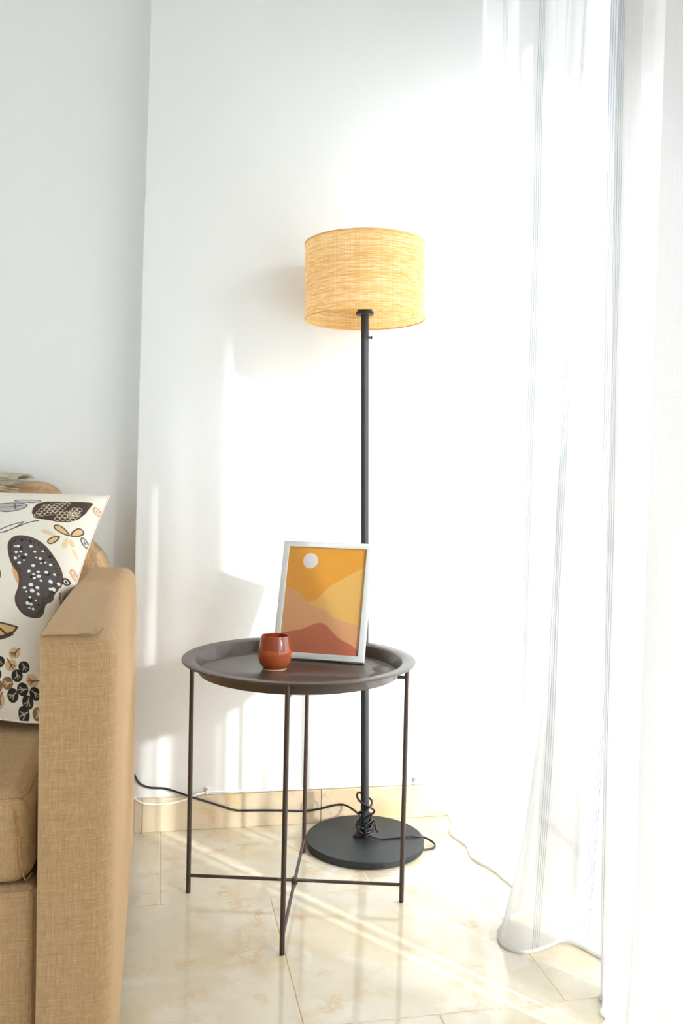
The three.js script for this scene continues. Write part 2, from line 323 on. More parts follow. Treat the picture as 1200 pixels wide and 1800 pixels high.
// ---------------------------------------------------------------- floor lamp
{
  const bx = 0.2663, bz = 0.13, lean = (0.2392 - 0.2663) / 1.1, at = (y) => bx + lean * y;
  const L = thing('floor_lamp', 'tall black floor lamp with a woven straw drum shade and round base by the wall', 'floor lamp', [bx, 0, bz]);
  const P = (y, dx = 0, dz = 0) => V(lean * y + dx, y, dz);
  mesh('base', lathe([[0, 0.001], [0.1255, 0.001], [0.1268, 0.0025], [0.1268, 0.0135], [0.1252, 0.0155], [0, 0.0155]], 128), M.black, L);
  mesh('pole', mergeGeometries([rod(P(0.015), P(0.36), 0.0088, 24), rod(P(0.36), P(1.13), 0.0082, 24)]), M.black, L);
  const top = new THREE.Group(); top.name = 'shade'; L.add(top); top.position.copy(P(1.117)); top.rotation.z = -lean;
  const R = 0.125, H = 0.158;
  const strands = [];
  for (let i = 0; i < 140; i++) strands.push({ t: rnd(), w: rnd() });
  const tex = dataTex(2048, 512, (u, v) => {
    // raffia: irregular level strands over fine upright warp threads
    const yy = v * 140 + 1.1 * noise.noise(u * 5, v * 9, 3.3) + 0.5 * noise.noise(u * 17, v * 22, 1.3), j = ((Math.floor(yy) % 140) + 140) % 140, f = yy - Math.floor(yy);
    const warp = (u * 260) % 1, tone = clamp(0.5 + (strands[j].t - 0.5) * 0.55 + 1.1 * noise.noise(u * 34 + j * 5.1, j * 1.7, 2.2) + 0.5 * noise.noise(u * 6 + j * 3.3, j * 2.7, 5.2), 0, 1);
    let c = mix3(rgb(232, 184, 116), rgb(255, 234, 190), tone);
    const gap = sstep(f, 0.86, 1.0) * (0.3 + 0.7 * strands[j].w), th = 1 - sstep(Math.abs(warp - 0.5), 0.1, 0.22);
    c = mix3(c, rgb(253, 232, 180), gap * 0.75); c = mix3(c, rgb(214, 162, 92), th * 0.5);
    const knot = sstep(noise.noise(u * 60, v * 24, 9), 0.7, 0.8);
    return mix3(c, rgb(150, 98, 48), knot * 0.55);
  }, true);
  const bump = dataTex(1024, 512, (u, v) => { const yy = v * 140 + 1.1 * noise.noise(u * 5, v * 9, 3.3) + 0.5 * noise.noise(u * 17, v * 22, 1.3), f = yy - Math.floor(yy), h = Math.sin(Math.PI * f) * 0.7 + 0.3 * Math.abs(Math.sin(Math.PI * u * 260)); return [h, h, h]; }, false);
  const straw = new THREE.MeshPhysicalMaterial({ map: tex, bumpMap: bump, bumpScale: 0.0008, roughness: 0.92, transmission: 0.5, thickness: 0, ior: 1.2, specularIntensity: 0.3, side: THREE.DoubleSide });
  const cyl = new THREE.CylinderGeometry(R, R, H, 128, 1, true); cyl.rotateY(2.6); cyl.translate(0, H / 2, 0);
  mesh('woven_drum', cyl, straw, top);
  const binding = new THREE.MeshStandardMaterial({ color: '#e0ab66', roughness: 0.85 });
  for (const y of [0.0015, H - 0.0015]) { const t = new THREE.TorusGeometry(R, 0.0013, 8, 128); t.rotateX(Math.PI / 2); t.translate(0, y, 0); mesh('rim', t, binding, top); }
  const ring = [new THREE.TorusGeometry(0.019, 0.0015, 8, 32).rotateX(Math.PI / 2).translate(0, 0.036, 0)];
  for (let k = 0; k < 3; k++) { const a = k * 2.094 + 2.6; ring.push(rod(V(Math.cos(a) * 0.019, 0.036, Math.sin(a) * 0.019), V(Math.cos(a) * (R - 0.001), 0.06, Math.sin(a) * (R - 0.001)), 0.0015, 8)); }
  mesh('fitter', mergeGeometries(ring.map((g) => (g.index ? g.toNonIndexed() : g))), M.black, top);
  mesh('socket', mergeGeometries([rod(P(1.128), P(1.1355), 0.0185, 40), rod(P(1.1355), P(1.175), 0.0155, 32)]), M.black, L);
  const bulb = new THREE.MeshPhysicalMaterial({ color: '#f4f4f0', roughness: 0.35 });
  mesh('bulb', lathe([[0, 0], [0.013, 0], [0.0135, 0.02], [0.024, 0.045], [0.03, 0.065], [0.027, 0.085], [0.014, 0.1], [0, 0.103]], 32, 1).translate(lean * 1.17, 1.173, 0), bulb, L);
  mesh('switch', mergeGeometries([rod(P(1.081, 0.006, 0.004), P(1.081, 0.0115, 0.005), 0.0022, 12), rod(P(1.081, 0.0115, 0.005), P(1.081, 0.0145, 0.0055), 0.0034, 14)]), M.black, L);
  // the black flex: a loop over the right of the base, a tangle round the pole, then along the wall behind the sofa
  const q = (x, y, z) => V(x - bx, y, z - bz);
  const flex = [q(0.383, 0.004, 0.186), q(0.398, 0.004, 0.183), q(0.41, 0.004, 0.172), q(0.411, 0.006, 0.157), q(0.397, 0.013, 0.147), q(0.37, 0.0185, 0.146), q(0.33, 0.0182, 0.147), q(0.295, 0.019, 0.148), q(0.276, 0.024, 0.147), q(0.258, 0.03, 0.144)];
  const tangle = [];
  const turn = (n, r0, r1, y0, y1, ph, ell = 1) => { for (let i = 0; i < n; i++) { const s = i / n, a = ph + s * n / 7 * Math.PI * 2, r = lerp(r0, r1, s) * (1 + 0.35 * noise.noise(i * 0.9, ph, 2)); const y = lerp(y0, y1, s) + 0.007 * Math.sin(a * ell + ph); tangle.push(P(y, Math.max(0.0112, r) * Math.cos(a), Math.max(0.0112, r) * Math.sin(a))); } };
  turn(16, 0.02, 0.022, 0.022, 0.036, 0.9, 1); turn(14, 0.022, 0.017, 0.036, 0.05, 1.4, 2); turn(8, 0.013, 0.0125, 0.052, 0.064, 2, 1);
  tangle.push(P(0.075, 0.018, 0.012), P(0.083, 0.012, 0.016), P(0.092, -0.004, 0.013), P(0.1, -0.015, 0.006), P(0.107, -0.0165, -0.003), P(0.11, -0.011, -0.01), P(0.1, 0.005, -0.014), P(0.094, 0.0155, -0.004), P(0.088, 0.0125, 0.008), P(0.08, 0.0, 0.0135), P(0.073, -0.0125, 0.006), P(0.066, -0.011, -0.008), P(0.06, 0.006, -0.0135), P(0.05, 0.02, 0.002), P(0.036, 0.022, 0.014), P(0.029, 0.027, 0.008));
  const wall = [q(0.276, 0.037, 0.112), q(0.262, 0.038, 0.03), q(0.245, 0.042, 0.008), q(0.226, 0.041, 0.004), q(0.19, 0.034, 0.0035), q(0.158, 0.031, 0.0035), q(0.1, 0.035, 0.0035), q(0.046, 0.038, 0.0035), q(0.0, 0.041, 0.0035), q(-0.024, 0.049, 0.0035), q(-0.065, 0.064, 0.0035), q(-0.106, 0.0785, 0.0025), q(-0.155, 0.094, -0.006), q(-0.19, 0.098, -0.007), q(-0.21, 0.108, -0.007), q(-0.224, 0.131, -0.007), q(-0.233, 0.135, -0.03)];
  mesh('power_cord', mergeGeometries([tube(flex, 0.0024, 90), tube(tangle, 0.0023, 520, 7), tube(wall, 0.0024, 220)]), M.cable, L);
}
// ---------------------------------------------------------------- white cable clipped along the top of the skirting
{
  const c = thing('white_cable', 'thin white cable clipped along the wall just above the marble skirting', 'cable');
  const z = -0.007;
  mesh('wire', tube([V(-0.224, 0.08, z), V(-0.212, 0.07, -0.0), V(-0.191, 0.064, 0.0025), V(-0.15, 0.063, 0.0025), V(-0.11, 0.071, 0.0025), V(-0.09, 0.078, 0.0), V(-0.064, 0.0805, z), V(0.02, 0.079, z), V(0.11, 0.0785, z), V(0.28, 0.0785, z), V(0.416, 0.08, z), V(0.545, 0.081, z), V(0.69, 0.0805, z)], 0.0024, 260, 8), M.whiteCable, c);
  for (const x of [-0.064, 0.416]) {
    const k = mesh('clip', mergeGeometries([rbox(x - 0.003, x + 0.003, 0.077, 0.0855, -0.0105, -0.003, 0.0015), rbox(x - 0.0035, x + 0.0035, 0.084, 0.0925, -0.0105, -0.0045, 0.0015)]), M.whiteCable, c);
    mesh('nail', rod(V(x, 0.0885, -0.008), V(x, 0.0885, -0.0028), 0.0016, 10), M.nail, k);
  }
}
// ---------------------------------------------------------------- tray table
const TX = 0.0806, TZ = 0.3449, TY = 0.4268;                                // TY: the tray's floor
{
  const t = thing('tray_table', 'round dark brown metal tray table on four thin legs in front of the lamp', 'side table', [TX, 0, TZ]);
  const R = 0.2148;
  mesh('tray', lathe([[0, 0.4245], [0.178, 0.4245], [0.1835, 0.4262], [0.1885, 0.4435], [0.1915, 0.4478], [0.2125, 0.4478], [0.2142, 0.4485], [R, 0.45], [0.2142, 0.4513], [0.2125, 0.452], [0.1935, 0.4512], [0.1898, 0.449], [0.1868, 0.4435], [0.1815, 0.4287], [0.178, 0.4268], [0, 0.4268]], 160, 0.5), M.tray, t);
  const yaw = -0.2495, r = 0.1995, hy = 0.033;
  const ends = [];
  for (let k = 0; k < 4; k++) {
    const a = yaw + k * Math.PI / 2, c = -Math.cos(a), s = Math.sin(a), Q = (d, y) => V(d * c, y, d * s);
    mesh('leg', rod(Q(r, 0.0), Q(r, 0.4478), 0.0043, 16), M.brownMetal, t);
    mesh('bracket', mergeGeometries([rod(Q(r, 0.4205), Q(0.1, 0.4205), 0.0032, 10)]), M.brownMetal, t);
    const odd = k % 2, y = hy + (odd ? -0.004 : 0.0);
    mesh('stretcher', rod(Q(r, y), Q(odd ? 0.017 : 0.03, y), 0.0031, 12), M.brownMetal, t);
    ends.push([Q, odd, y]);
  }
  const hub = [];
  for (const [Q, odd, y] of ends) {
    const g = new RoundedBoxGeometry(odd ? 0.018 : 0.036, 0.0035, 0.0085, 2, 0.001), d = Q(1, 0);
    g.rotateY(Math.atan2(-d.z, d.x)); const m = Q(odd ? 0.01 : 0.018, y); g.translate(m.x, m.y, m.z); hub.push(g);
  }
  hub.push(rod(V(0, hy - 0.0085, 0), V(0, hy + 0.0045, 0), 0.0062, 18));
  mesh('hinge', mergeGeometries(hub.map((g) => g.index ? g.toNonIndexed() : g)), M.brownMetal, t);
}
// ---------------------------------------------------------------- cup
{
  const glaze = (w, h) => canvasTex(w, h, (c) => {
    c.fillStyle = '#aa5026'; c.fillRect(0, 0, w, h);
    c.fillStyle = '#8f3a1b'; c.beginPath(); c.moveTo(0, 0);                     // the second dip of glaze, darker, with a wavy edge
    for (let x = 0; x <= w; x += 8) c.lineTo(x, h * (0.42 + 0.018 * Math.sin(x / w * Math.PI * 4) + 0.01 * Math.sin(x / w * Math.PI * 10)));
    c.lineTo(w, 0); c.closePath(); c.fill();
    for (let i = 0; i < 900; i++) { c.fillStyle = ['rgba(120,50,20,.10)', 'rgba(235,140,80,.10)'][i % 2]; c.beginPath(); c.arc(rnd() * w, rnd() * h, 1 + rnd() * 4, 0, 7); c.fill(); }
  });
  const cup = thing('cup', 'small round-bellied terracotta glazed cup on the tray beside the picture frame', 'cup', [0.0372, TY, 0.328]);
  const prof = [[0, 0.0025], [0.0185, 0.0025], [0.0195, 0.0012], [0.0205, 0.0], [0.0212, 0.002], [0.0235, 0.005], [0.0278, 0.011], [0.0303, 0.0185], [0.0312, 0.026], [0.0306, 0.035], [0.0288, 0.046], [0.0266, 0.0575], [0.0259, 0.062], [0.0252, 0.0632], [0.0243, 0.0625], [0.0242, 0.061], [0.0258, 0.05], [0.0275, 0.038], [0.028, 0.028], [0.0268, 0.017], [0.022, 0.009], [0.012, 0.0065], [0, 0.006]];
  const pts = new THREE.SplineCurve(prof.slice(4).map(([x, y]) => new THREE.Vector2(x, y))).getPoints(80);
  const g = new THREE.LatheGeometry([...prof.slice(0, 4).map(([x, y]) => new THREE.Vector2(x, y)), ...pts], 96);
  const p = g.attributes.position, uv = g.attributes.uv;
  for (let i = 0; i < p.count; i++) uv.setY(i, clamp(p.getY(i) / 0.064, 0, 1));
  mesh('body', g, new THREE.MeshPhysicalMaterial({ map: glaze(1024, 512), roughness: 0.16, clearcoat: 0.6, clearcoatRoughness: 0.06 }), cup);
  mesh('foot', lathe([[0.0165, 0.0002], [0.0213, 0.0002], [0.0219, 0.0012], [0.0214, 0.0026], [0.0165, 0.0026]], 64), new THREE.MeshStandardMaterial({ color: '#d9b79a', roughness: 0.7 }), cup);
}
// ---------------------------------------------------------------- framed print
{
  const f = thing('picture_frame', 'white framed desert dune print standing on the tray table', 'picture frame', [0.1272, TY, 0.271]);
  f.rotation.y = -0.4363;
  const lean = new THREE.Group(); lean.name = 'panel'; lean.rotation.x = -0.294; lean.position.y = 0.0042; f.add(lean);
  const w = 0.1835, h = 0.2345, b = 0.0115, d = 0.014;
  const s = new THREE.Shape(); s.moveTo(-w / 2, 0); s.lineTo(w / 2, 0); s.lineTo(w / 2, h); s.lineTo(-w / 2, h); s.closePath();
  const o = new THREE.Path(); o.moveTo(-w / 2 + b, b); o.lineTo(-w / 2 + b, h - b); o.lineTo(w / 2 - b, h - b); o.lineTo(w / 2 - b, b); o.closePath(); s.holes.push(o);
  const g = new THREE.ExtrudeGeometry(s, { depth: d - 0.003, bevelEnabled: true, bevelSize: 0.0012, bevelThickness: 0.0012, bevelOffset: -0.0012, bevelSegments: 2 }); g.translate(0, 0, -d + 0.002);
  mesh('moulding', metricUV(toCreasedNormals(g, 0.5)), M.whiteFrame, lean);
  const art = canvasTex(768, 1000, (c, W, H) => {
    const line = (pts) => { c.beginPath(); c.moveTo(pts[0][0] * W, pts[0][1] * H); for (let i = 1; i < pts.length - 1; i++) { const a = pts[i], e = pts[i + 1]; c.quadraticCurveTo(a[0] * W, a[1] * H, (a[0] + e[0]) / 2 * W, (a[1] + e[1]) / 2 * H); } const l = pts[pts.length - 1]; c.lineTo(l[0] * W, l[1] * H); c.lineTo(l[0] * W, 1.02 * H); c.lineTo(pts[0][0] * W, 1.02 * H); c.closePath(); c.fill(); };
    c.fillStyle = '#e9a02a'; c.fillRect(0, 0, W, H);
    c.fillStyle = '#e6dfda'; c.beginPath(); c.ellipse(0.296 * W, 0.136 * H, 0.094 * W, 0.094 * W, 0, 0, 7); c.fill();
    c.fillStyle = '#eab75e'; line([[0.2, 0.56], [0.327, 0.53], [0.42, 0.5], [0.5, 0.427], [0.592, 0.35], [0.755, 0.278], [0.862, 0.225], [1.02, 0.16]]);
    c.fillStyle = '#e3a66e'; line([[-0.02, 0.385], [0.05, 0.4], [0.136, 0.42], [0.225, 0.453], [0.275, 0.5], [0.327, 0.535], [0.385, 0.567], [0.49, 0.575], [0.575, 0.6], [0.62, 0.645], [0.7, 0.668], [0.8, 0.688], [0.945, 0.71], [1.02, 0.72]]);
    c.fillStyle = '#c56d48'; line([[-0.02, 0.83], [0.13, 0.8], [0.266, 0.78], [0.38, 0.735], [0.49, 0.703], [0.57, 0.725], [0.64, 0.78], [0.74, 0.845], [0.86, 0.88], [0.93, 0.91], [1.02, 0.97]]);
    for (let i = 0; i < 9000; i++) { c.fillStyle = i % 2 ? 'rgba(255,240,210,.05)' : 'rgba(120,60,20,.05)'; c.fillRect(rnd() * W, rnd() * H, 2, 2); }
  });
  const pg = new THREE.BoxGeometry(w - 2 * b + 0.004, h - 2 * b + 0.004, 0.0012); pg.translate(0, h / 2, -0.0045);
  mesh('print', pg, new THREE.MeshPhysicalMaterial({ map: art, color: '#dcdcdc', roughness: 0.5, clearcoat: 0.1, clearcoatRoughness: 0.2 }), lean);
  mesh('backing_board', rbox(-w / 2 + 0.006, w / 2 - 0.006, 0.006, h - 0.006, -0.0125, -0.0095, 0.001), M.backing, lean);
  // the easel strut hinged to the back
  const a = 0.294, top = V(0, Math.cos(a) * 0.12 + 0.0042, -Math.sin(a) * 0.12 - 0.015), foot = V(0, 0.003, -0.078);
  const dir = new THREE.Vector3().subVectors(foot, top), sg = new RoundedBoxGeometry(0.05, dir.length(), 0.003, 2, 0.001);
  sg.applyQuaternion(new THREE.Quaternion().setFromUnitVectors(V(0, -1, 0), dir.clone().normalize())); sg.translate((top.x + foot.x) / 2, (top.y + foot.y) / 2, (top.z + foot.z) / 2);
  mesh('strut', metricUV(sg), M.backing, f);
}
// ---------------------------------------------------------------- sofa
{
  const so = thing('sofa', 'tan woven fabric sofa against the left wall with a slim straight arm', 'sofa', [0, 0, 0]);
  // an arm: a plan outline, softly rounded at its outer front corner, lofted upwards; the top rolls over towards the outer side and sinks at the back
  const mkArm = (x0, x1, zf = 0.952, zb = 0.072) => {
    const outline = (dx) => {
      const p = [], xr = x1 - dx, corner = (cx, cz, r, a0) => { for (let k = 0; k <= 8; k++) { const t = a0 + k / 8 * Math.PI / 2; p.push([cx + r * Math.cos(t), cz + r * Math.sin(t)]); } };
      corner(xr - 0.026, zf - 0.026, 0.026, 0); corner(x0 + 0.007, zf - 0.007, 0.007, Math.PI / 2);
      for (let k = 1; k < 14; k++) p.push([x0, lerp(zf - 0.02, zb + 0.03, k / 14)]);
      corner(x0 + 0.012, zb + 0.012, 0.012, Math.PI); corner(xr - 0.012, zb + 0.012, 0.012, Math.PI * 1.5);
      for (let k = 1; k < 14; k++) p.push([xr, lerp(zb + 0.03, zf - 0.05, k / 14)]);
      p.push([...p[0]]);                                                     // closed, so that the weave runs round it
      return p;
    };
    const yT = 0.604, rr = 0.026, rings = [];
    for (const y of [0.03, 0.034, 0.15, 0.3, 0.42, 0.5, yT - rr]) rings.push([y, y < 0.032 ? 0.004 : 0]);
    for (let k = 1; k <= 8; k++) { const t = k / 8 * Math.PI / 2; rings.push([yT - rr + rr * Math.sin(t), rr * (1 - Math.cos(t))]); }
    const sink = (y, z) => (y > 0.4 ? (y - 0.4) / 0.2 * (0.1 * (1 - sstep(z, zb - 0.02, zb + 0.14)) - 0.004 * Math.sin(clamp((zf - z) / 0.6, 0, 1) * Math.PI)) : 0);
    const pos = [], idx = []; let n = 0;
    rings.forEach(([y, dx]) => { const o = outline(dx); n = o.length; for (const [x, z] of o) pos.push(x, y - sink(y, z), z); });
    for (let k = 0; k < rings.length - 1; k++) for (let i = 0; i < n - 1; i++) { const a = k * n + i, b = a + 1; idx.push(a, a + n, b, b, a + n, b + n); }
    // the sides, then the top and the underside with edges of their own
    const shell = (p, ix) => { const q = new THREE.BufferGeometry(); q.setAttribute('position', new THREE.Float32BufferAttribute(p, 3)); q.setIndex(ix); q.computeVertexNormals(); return metricUV(q); };
    const side = shell(pos, idx), run = [0], o0 = outline(0), suv = [];
    for (let i = 1; i < n; i++) run.push(run[i - 1] + Math.hypot(o0[i][0] - o0[i - 1][0], o0[i][1] - o0[i - 1][1]));
    rings.forEach(([y, dx], k) => { for (let i = 0; i < n; i++) suv.push(run[i], k < 7 ? y : yT - rr + (k - 6) / 8 * rr * 1.57); });
    side.setAttribute('uv', new THREE.Float32BufferAttribute(suv, 2));
    const parts = [side], xl = x0, xr = x1 - rr, lid = [], lix = [], zs = [];
    for (let k = 0; k <= 60; k++) zs.push(lerp(zb + 0.001, zf - 0.0005, k / 60));
    for (const z of zs) for (let k = 0; k <= 6; k++) {                       // the flat of the top, its outer front corner following the outline
      const cut = z > zf - 0.026 ? 0.026 - Math.sqrt(Math.max(0, 0.026 ** 2 - (z - zf + 0.026) ** 2)) : 0, x = lerp(xl + 0.0005, xr - cut, k / 6);
      lid.push(x, yT - sink(yT, z) - 0.0001, z);
    }
    for (let r = 0; r < 60; r++) for (let k = 0; k < 6; k++) { const a = r * 7 + k; lix.push(a, a + 7, a + 1, a + 1, a + 7, a + 8); }
    parts.push(shell(lid, lix));
    const flat = outline(0.004).slice(0, -1), under = flat.flatMap(([x, z]) => [x, 0.03, z]), uix = [];
    for (const t of THREE.ShapeUtils.triangulateShape(flat.map(([x, z]) => new THREE.Vector2(x, z)), [])) uix.push(t[0], t[1], t[2]);
    parts.push(shell(under, uix));
    return mergeGeometries(parts);
  };
  const a = mesh('arm', mkArm(-0.301, -0.2195), M.linen, so);
  const seams = [V(-0.3, 0.6, 0.946), V(-0.296, 0.6035, 0.952), V(-0.28, 0.604, 0.9522), V(-0.2625, 0.604, 0.9522), V(-0.25, 0.604, 0.9522), V(-0.2445, 0.6035, 0.951), V(-0.2405, 0.604, 0.945), V(-0.238, 0.6045, 0.935), V(-0.2365, 0.605, 0.92)];
  mesh('seam', tube(seams, 0.0009, 50, 6), M.seam, a);
  mesh('arm', mkArm(-1.9, -1.818), M.linen, so);
  mesh('base', rbox(-1.82, -0.3015, 0.04, 0.321, 0.0, 0.935, 0.012), M.linen, so);
  // seat cushions, slightly crowned
  for (const [x0, x1] of [[-1.056, -0.306], [-1.814, -1.062]]) {
    const g = new RoundedBoxGeometry(x1 - x0, 0.105, 0.8, 8, 0.026); const p = g.attributes.position;
    for (let i = 0; i < p.count; i++) { const x = p.getX(i), y = p.getY(i), z = p.getZ(i), k = (1 - (2 * x / (x1 - x0)) ** 2) * (1 - (z / 0.4) ** 2); p.setY(i, y + (y > 0 ? 0.012 * Math.max(0, k) : 0)); }
    g.computeVertexNormals(); g.translate((x0 + x1) / 2, 0.3745, 0.54);
    const c = mesh('seat_cushion', metricUV(toCreasedNormals(g, 1.2)), M.linen, so);
    const e = x1 - 0.02;
    mesh('seam', tube([V(x1 - 0.001, 0.4030, 0.75), V(x1 - 0.003, 0.4120, 0.82), V(x1 - 0.008, 0.4180, 0.885), V(e, 0.4205, 0.926), V(e - 0.003, 0.4160, 0.9335), V(e + 0.003, 0.3980, 0.9408), V(e + 0.006, 0.3730, 0.9405), V(e + 0.008, 0.3480, 0.9405), V(x1 - 0.008, 0.3300, 0.936), V(x1 - 0.003, 0.3330, 0.925)], 0.0009, 90, 6), M.seam, c);
  }
  // backrest with rounded shoulders
  const s = new THREE.Shape(); const bt = 0.03;
  s.moveTo(-1.79, 0.1); s.lineTo(-1.79, 0.5); s.bezierCurveTo(-1.74, 0.6, -1.75, 0.735 - bt, -1.68, 0.745 - bt); s.lineTo(-0.46, 0.758 - bt); s.bezierCurveTo(-0.43, 0.767 - bt, -0.405, 0.765 - bt, -0.405, 0.735 - bt); s.bezierCurveTo(-0.4, 0.69, -0.36, 0.635, -0.322, 0.6); s.bezierCurveTo(-0.31, 0.58, -0.3, 0.56, -0.3, 0.52); s.lineTo(-0.3, 0.1); s.closePath();
  const g = new THREE.ExtrudeGeometry(s, { depth: 0.13, bevelEnabled: true, bevelSize: bt, bevelThickness: bt, bevelSegments: 6, curveSegments: 18 }); g.translate(0, 0, -0.042);
  mesh('backrest', metricUV(toCreasedNormals(g, 0.8)), M.linen, so);
  for (const [x, z] of [[-0.33, 0.86], [-0.33, 0.05], [-1.79, 0.86], [-1.79, 0.05]]) mesh('foot', rod(V(x, 0, z), V(x, 0.045, z), 0.02, 20), M.rubber, so);
}
// ---------------------------------------------------------------- throw over the backrest
{
  const th = thing('throw_blanket', 'cream fringed throw draped over the top of the sofa backrest', 'throw');
  const wool = new THREE.MeshPhysicalMaterial({ color: '#f4ead2', roughness: 1, sheen: 0.4, sheenColor: new THREE.Color('#fff6e0'),
    bumpMap: dataTex(256, 256, (u, v) => { const h = 0.5 + 0.3 * Math.sin(u * 201) * Math.sin(v * 201) + 0.2 * (rnd() - 0.5); return [h, h, h]; }, false, [8, 8]), bumpScale: 0.0003 });
  const prof = [[0.137, 0.52], [0.136, 0.6], [0.135, 0.68], [0.13, 0.735], [0.112, 0.764], [0.08, 0.774], [0.03, 0.775], [-0.02, 0.773], [-0.055, 0.766], [-0.0715, 0.764]];
  const curve = new THREE.CatmullRomCurve3(prof.map(([z, y]) => V(0, y, z))), nx = 60, nz = 60, pos = [], uv = [], idx = [];
  for (let j = 0; j <= nz; j++) for (let i = 0; i <= nx; i++) {
    const q = curve.getPoint(j / nz), u = i / nx, lift = 0.005 * (1 + noise.noise(u * 8, j * 0.12, 2));
    const x = lerp(-1.0, -0.53 + 0.02 * noise.noise(j * 0.2, 1, 4), u);
    pos.push(x, q.y + lift * (q.y > 0.73 ? 1 : 0.3), q.z + (q.y < 0.74 && q.z > 0 ? lift : 0)); uv.push(x, j / nz * 0.5);
  }
  for (let j = 0; j < nz; j++) for (let i = 0; i < nx; i++) { const a = j * (nx + 1) + i; idx.push(a, a + 1, a + nx + 1, a + 1, a + nx + 2, a + nx + 1); }
  const g = new THREE.BufferGeometry(); g.setAttribute('position', new THREE.Float32BufferAttribute(pos, 3)); g.setAttribute('uv', new THREE.Float32BufferAttribute(uv, 2)); g.setIndex(idx); g.computeVertexNormals();
  wool.side = THREE.DoubleSide;
  mesh('cloth', g, wool, th);
  const fr = [];
  for (let k = 0; k < 220; k++) {
    const s = 0.3 + 0.6 * (k / 220), q = curve.getPoint(s), L = 0.06 + rnd() * 0.045, up = q.y > 0.74 ? 1 : 0.2;
    const x0 = -0.533, a = (rnd() - 0.3) * 1.1;
    const zz = (t) => q.z + 0.02 * t * a + (q.z > 0.1 ? 0.012 * t : 0);
    fr.push(tube([V(x0 - 0.01, q.y + 0.006, q.z), V(x0 + 0.012, q.y + 0.008 * up + 0.004 * rnd(), zz(1)), V(x0 + L * 0.6, q.y + 0.005 - (up === 1 ? 0 : 0.012 * rnd()), zz(2)), V(x0 + L * 0.9, q.y + (up === 1 ? 0.003 : -0.004 - 0.03 * rnd()), zz(3))], 0.001, 8, 5));
  }
  const f = mesh('fringe', mergeGeometries(fr), wool, th); f.userData.kind = 'stuff';
}
